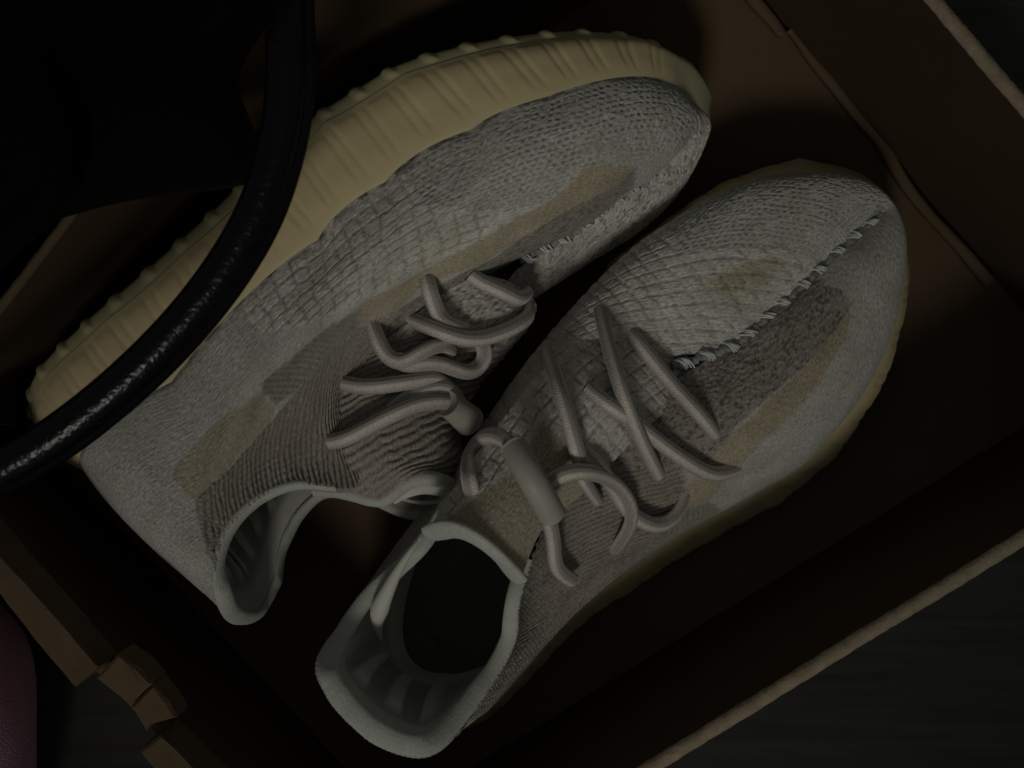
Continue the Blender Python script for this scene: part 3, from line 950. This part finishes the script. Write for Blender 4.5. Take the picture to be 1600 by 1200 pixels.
M['cloth'] = knit_mat('lining_cloth', True, pitch=.0008, melange=.12, hair=.2)
M['binding'] = knit_mat('binding_tape', False, (.50, .515, .45), .0009, .12, .25)
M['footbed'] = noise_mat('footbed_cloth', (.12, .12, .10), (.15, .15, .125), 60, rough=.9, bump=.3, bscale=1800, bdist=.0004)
M['lace'] = lace_mat('lace_braid', (.56, .51, .45))
M['tube'] = noise_mat('lace_sleeve', (.36, .34, .30), (.40, .38, .33), 200, rough=.5, bump=.1, bscale=1500, bdist=.0002)
M['seam'] = knit_mat('seam_yarn', False, (.33, .335, .315), .0009, .3, .5)
M['thread'] = noise_mat('silver_thread', (.55, .56, .56), (.75, .76, .76), 900, rough=.35, bump=.5, bscale=3000, bdist=.0003, spec=.5)

MINT, WHITE, BEIGE, TAUPE, GAUZE = (.59, .58, .52), (.70, .67, .59), (.50, .435, .31), (.41, .37, .315), (.36, .36, .30)
TONGUE = [((.200, 0, .066), .014, .004), ((.165, 0, .080), .022, .008), ((.130, 0, .094), .024, .010), ((.105, 0, .108), .024, .009), ((.088, 0, .120), .022, .006)]
shoe_r = Shoe(1, *POSE_R, MARK_R)
shoe_l = Shoe(-1, *POSE_L, MARK_L)
SPEC_R = dict(base=(MINT, 'fine'), pad=(.0042, .0022), cup=.018, rib=.0125, wrinkle=.001, zones=[
    ([(12, 0), (16, 0), (15.9, .42), (15.34, .53), (14.8, .53), (13.88, .61), (12.92, .79), (12.1, .96)], MINT, 'holes', 2),
    ([(15.95, .2), (18.2, .2), (18.2, 1.01), (12.6, 1.01), (12.9, .84), (13.88, .61), (14.8, .53), (15.34, .53)], WHITE, 'blocks', 3),
    ([(14.84, .67), (14.32, .61), (13.78, .68), (13.94, .77), (14.56, .73)], (.50, .45, .32), 'blocks', 14),
    ([(18.2, -.1), (23.2, -.1), (23.2, 1.01), (18.2, 1.01)], TAUPE, 'fine', 6),
    ([(8.0, 1.01), (11.0, 1.01), (10.84, .83), (10.32, .6), (9.98, .49), (9.54, .51), (8.88, .61), (8.22, .66), (7.56, .53), (7.46, .67), (7.5, 1.01)], TAUPE, 'speckle', 2),
    ([(9.98, .49), (9.46, .44), (8.68, .46), (8.02, .5), (7.44, .48), (6.76, .37), (6.5, .44), (7.08, .55), (7.92, .64), (8.62, .62), (9.46, .53)], BEIGE, 'fine', 2),
    ([(6.76, .37), (6.5, .44), (6.0, .3), (4.6, .2), (4.6, .05), (6.4, .15)], GAUZE, 'mesh', 2),
    ([(7.5, 1.01), (7.46, .67), (7.0, .53), (6.5, .44), (6, .3), (4.6, .2), (3.2, .15), (2.2, .3), (1.9, 1.01)], TAUPE, 'ribs', 2)],
    tongue=TONGUE, tongue_base=(WHITE, 'blocks'), tongue_bind=.0072,
    tongue_zones=[([(2.75, -.35), (2.6, 1.1), (5, 1.1), (5, -.75), (3.5, -.2)], (.47, .42, .31), 'fine', 5)],
    tongue_world=[[(985, 470, .062), (1030, 520, .068), (1070, 560, .069), (1110, 610, .062)],
                  [(945, 500, .073), (985, 545, .081), (1025, 585, .081), (1060, 630, .075)],
                  [(862, 572, .090), (905, 600, .100), (950, 640, .101), (990, 680, .092)],
                  [(790, 655, .100), (835, 690, .111), (875, 730, .111), (905, 770, .102)],
                  [(716, 760, .110), (765, 775, .119), (815, 795, .119), (846, 820, .110)],
                  [(672, 838, .116), (712, 832, .126), (765, 862, .127), (808, 908, .118)]])
SPEC_L = dict(base=(MINT, 'fine'), bind_end=5.6, pad=(.0042, .001), cup=.013, rib_k=.62, wrinkle=.0012, zones=[
    ([(12, -.1), (20, -.1), (20, 1.01), (12, 1.01)], WHITE, 'speckle', 2),
    ([(5.9, -.1), (12, -.1), (12, .75), (11.58, .6), (9.46, .43), (8.64, .36), (8.12, .47), (7.28, .38), (6.32, .16)], MINT, 'holes', 3),
    ([(4.1, -.1), (6.2, -.1), (6.32, .16), (7.28, .38), (8.12, .47), (7.76, .55), (7.34, .59), (6.74, .56), (6.3, .49), (5.8, .43), (4.56, .27), (4.1, .12)], WHITE, 'blocks', 3),
    ([(9.4, .48), (9.9, .66), (9.8, 1.01), (8.0, 1.01), (7.4, .9), (7.4, .78), (8.2, .70), (8.24, .63), (8.64, .56)], (.36, .33, .275), 'speckle', 3),
    ([(6.68, .67), (6.28, .51), (6.96, .6), (7.46, .58), (7.82, .52), (8.26, .46), (8.42, .37), (8.68, .37), (9.4, .48), (9.3, .54), (8.64, .56), (8.24, .63), (8.06, .72), (7.42, .68), (7.4, .78)], BEIGE, 'fine', 2),
    ([(4.32, .42), (4.92, .45), (5.82, .46), (6.36, .53), (6.68, .67), (6.18, .63), (5.46, .61), (4.9, .61), (4.46, .49)], GAUZE, 'mesh', 2),
    ([(2.66, .73), (3.64, .77), (4.9, .67), (5.46, .61), (6.18, .63), (6.68, .67), (7.4, .78), (7.5, 1.01), (1.8, 1.01), (2.4, .85)], TAUPE, 'ribs', 2),
    ([(2.5, .47), (2.44, .51), (2.66, .73), (3.46, .76), (4.84, .67), (4.88, .62), (4.46, .5), (4.12, .44), (3.36, .4), (2.88, .43)], (.50, .445, .33), 'fine', 2)],
    tongue=TONGUE, tongue_base=(TAUPE, 'ribs'), tongue_bind=.0066, tongue_tube=.0029,
    tongue_zones=[([(-.1, -1.1), (1.6, -1.1), (1.3, 1.1), (-.1, 1.1)], WHITE, 'speckle', 5)],
    tongue_world=[[(735, 425, .088), (790, 440, .080), (830, 470, .066), (825, 500, .050)],
                  [(655, 490, .090), (730, 490, .090), (795, 500, .078), (805, 530, .060)],
                  [(570, 570, .092), (650, 560, .094), (725, 575, .082), (735, 610, .062)],
                  [(515, 660, .094), (610, 640, .097), (690, 655, .085), (712, 700, .062)],
                  [(498, 728, .095), (600, 715, .100), (690, 715, .090), (715, 750, .066)],
                  [(492, 764, .093), (545, 770, .095), (598, 780, .093), (640, 752, .099), (690, 752, .096), (716, 775, .085), (695, 797, .074), (650, 802, .070), (615, 792, .073), (585, 776, .082)]])
build_shoe('sneaker', shoe_r, 'pale knitted sneaker standing upright with its collar opening towards the viewer', SPEC_R)
build_shoe('sneaker', shoe_l, 'pale knitted sneaker lying on its side showing its ribbed yellow sole', SPEC_L)
# ------------------------------------------------------------------ laces
LR = .0029
add_laces(shoe_r, [
    ([(938, 484, -.005), (943, 508, .003), (965, 590, .006), (990, 660, .006), (1015, 715, .004), (1030, 742, -.003)], LR),
    ([(982, 515, -.004), (1005, 545, .002), (1050, 600, .005), (1095, 650, .004), (1120, 682, -.004)], LR),
    ([(920, 608, -.002), (950, 632, .003), (985, 655, .004), (1030, 690, .005), (1075, 722, .005), (1115, 740, .003), (1152, 732, -.004)], LR),
    ([(856, 550, -.005), (868, 590, .003), (885, 645, .005), (902, 705, .004), (908, 726, -.002)], LR),
    ([(908, 702, -.001), (940, 735, .004), (965, 775, .006), (990, 805, .006), (1025, 820, .006), (1055, 805, .003), (1070, 776, -.004)], LR),
    ([(852, 760, .002), (880, 742, .007), (920, 738, .009), (960, 755, .009), (985, 790, .009), (982, 825, .006), (960, 858, -.003)], LR),
    ([(738, 772, -.003), (732, 740, .004), (735, 710, .007), (755, 685, .009), (785, 685, .010), (812, 712, .010)], LR),
    ([(850, 785, .009), (862, 830, .009), (866, 865, .007), (873, 890, .006), (895, 907, .004)], LR * .95),
    ([(902, 730, .001), (915, 755, .003), (934, 782, -.002)], LR * .8),
])
path, _ = resample(np.array([surf(shoe_r, 803, 698, .011), surf(shoe_r, 832, 750, .012), surf(shoe_r, 863, 804, .010)]), 30)
V, Fc, uv = tube(path, .0051, 24, True)
mesh_obj('lace_sleeve', V, Fc, M['tube'], shoe_r.root)
X = 0
add_laces(shoe_l, [
    ([(733, 428, -.003), (755, 442, .004), (785, 456, .006), (810, 466, .005), (824, 458, .074, X)], LR),
    ([(666, 430, -.004), (672, 455, .004), (683, 485, .005), (700, 506, .004), (728, 516, .002)], LR),
    ([(642, 500, -.003), (680, 515, .005), (720, 528, .006), (760, 527, .006), (800, 512, .006), (824, 495, .078, X), (826, 478, .072, X)], LR),
    ([(580, 502, -.004), (590, 530, .004), (605, 555, .005), (630, 565, .006), (660, 550, .007), (690, 540, .005), (705, 548, .002)], LR),
    ([(620, 560, .003), (640, 570, .006), (680, 568, .007), (720, 580, .007), (745, 575, .006), (757, 555, .004), (752, 535, .001)], LR),
    ([(536, 598, -.003), (570, 604, .005), (610, 601, .006), (650, 595, .006), (680, 593, .006), (700, 606, .003)], LR),
    ([(510, 690, -.004), (540, 685, .005), (580, 665, .006), (620, 645, .008), (655, 632, .009), (690, 628, .010), (712, 634, .010)], LR),
    ([(612, 642, .001), (650, 615, .005), (685, 605, .007), (708, 614, .007), (720, 632, .005)], LR),
])
path, _ = resample(np.array([surf(shoe_l, 697, 630, .011), surf(shoe_l, 712, 640, .011), at(734, 658, .086)]), 24)
V, Fc, uv = tube(path, np.linspace(.0050, .0062, 24), 24, True)
mesh_obj('lace_sleeve', V, Fc, M['tube'], shoe_l.root)

# ------------------------------------------------------------------ stitches closing the toe seam
def stitches(shoe, k0, k1, n, seed):
    rg = random.Random(seed)
    kk = np.linspace(k0, k1, 400)
    la = shoe.pose(shoe.upper(kk, np.array([.93, 1.0]))); me_ = shoe.pose(shoe.upper(24 - kk, np.array([.93, 1.0])))
    T = (la[:, 1] + me_[:, 1]) / 2
    L = np.r_[0, np.cumsum(np.linalg.norm(np.diff(T, axis=0), axis=1))]
    t = unit(np.gradient(T, axis=0))
    out = T - shoe.pose(shoe.curv['T'](kk) - np.array([0, 0, .02]))
    upn = unit(out - t * np.sum(out * t, 1, keepdims=True)); ac = np.cross(t, upn)
    # grey yarn drawn through the two edges
    V, Fc, uv = tube(T[::2] - upn[::2] * .0005, .0017, 14, True, lambda th, s_: 1 + .34 * np.cos(2 * np.pi * s_ / .0058 + th) + .14 * np.cos(2 * np.pi * s_ / .0021 - 2 * th))
    seam = mesh_obj('toe_seam', V, Fc, M['seam'], shoe.root, uv=uv)
    for i in range(n):
        f = (i + .5 + rg.uniform(-.10, .10)) / n
        j = int(np.searchsorted(L, f * L[-1])); j = min(max(j, 2), 397)
        p = T[j]; Vs, Fs = [], []; nv = 0
        for q in range(4):
            sl = .0020 + rg.uniform(-.0012, .0012)
            w = .0029 + rg.uniform(-.0009, .0009)
            o = t[j] * (q - 1.5) * .00085
            h = .0019 + rg.uniform(-.0002, .0003)
            pts = [p + o - ac[j] * w - t[j] * sl - upn[j] * .0012, p + o - ac[j] * w * .5 - t[j] * sl * .5 + upn[j] * h * .8, p + o + upn[j] * (h + .0002),
                   p + o + ac[j] * w * .5 + t[j] * sl * .5 + upn[j] * h * .8, p + o + ac[j] * w + t[j] * sl - upn[j] * .0012]
            pa, _ = resample(np.array(pts), 12)
            V, Fc, _ = tube(pa, .00044, 7, True)
            Vs.append(V); Fs += [tuple(x + nv for x in f_) for f_ in Fc]; nv += len(V)
        mesh_obj('stitch', np.vstack(Vs), Fs, M['thread'], seam)

stitches(shoe_r, 9.15, 11.95, 11, 3)
stitches(shoe_l, 9.3, 11.95, 11, 5)

# soft fold of the lining along the inner side of the upright shoe
fold = [(596, 1000, .082), (590, 968, .096), (600, 935, .106), (620, 895, .111), (642, 860, .113), (656, 842, .112)]
path, _ = resample(np.array([at(*p) for p in fold]), 60)
V, Fc, uv = tube(path, np.r_[np.linspace(.0004, .0040, 26), np.linspace(.0040, .0006, 34)], 18, True, flat=(1.0, .9))
mesh_obj('lining_fold', V, Fc, M['lining'], shoe_r.root)

# rolled end of the tongue on the lying shoe: inner cloth and its stitched lip
def cord(shoe, name, pts, rad, mat, flat=None):
    path, _ = resample(np.array([at(*p) for p in pts]), 50)
    V, Fc, uv = tube(path, rad, 14, True, flat=flat)
    return mesh_obj(name, V, Fc, M[mat], shoe.root, uv=uv)
cord(shoe_l, 'tongue_lining', [(612, 777, .092), (635, 766, .094), (665, 760, .094), (698, 766, .090)], .0026, 'lining', (.7, 1.2))
cord(shoe_l, 'tongue_lip', [(622, 776, .088), (645, 783, .088), (670, 785, .088), (690, 780, .088), (697, 764, .090)], .0009, 'binding')
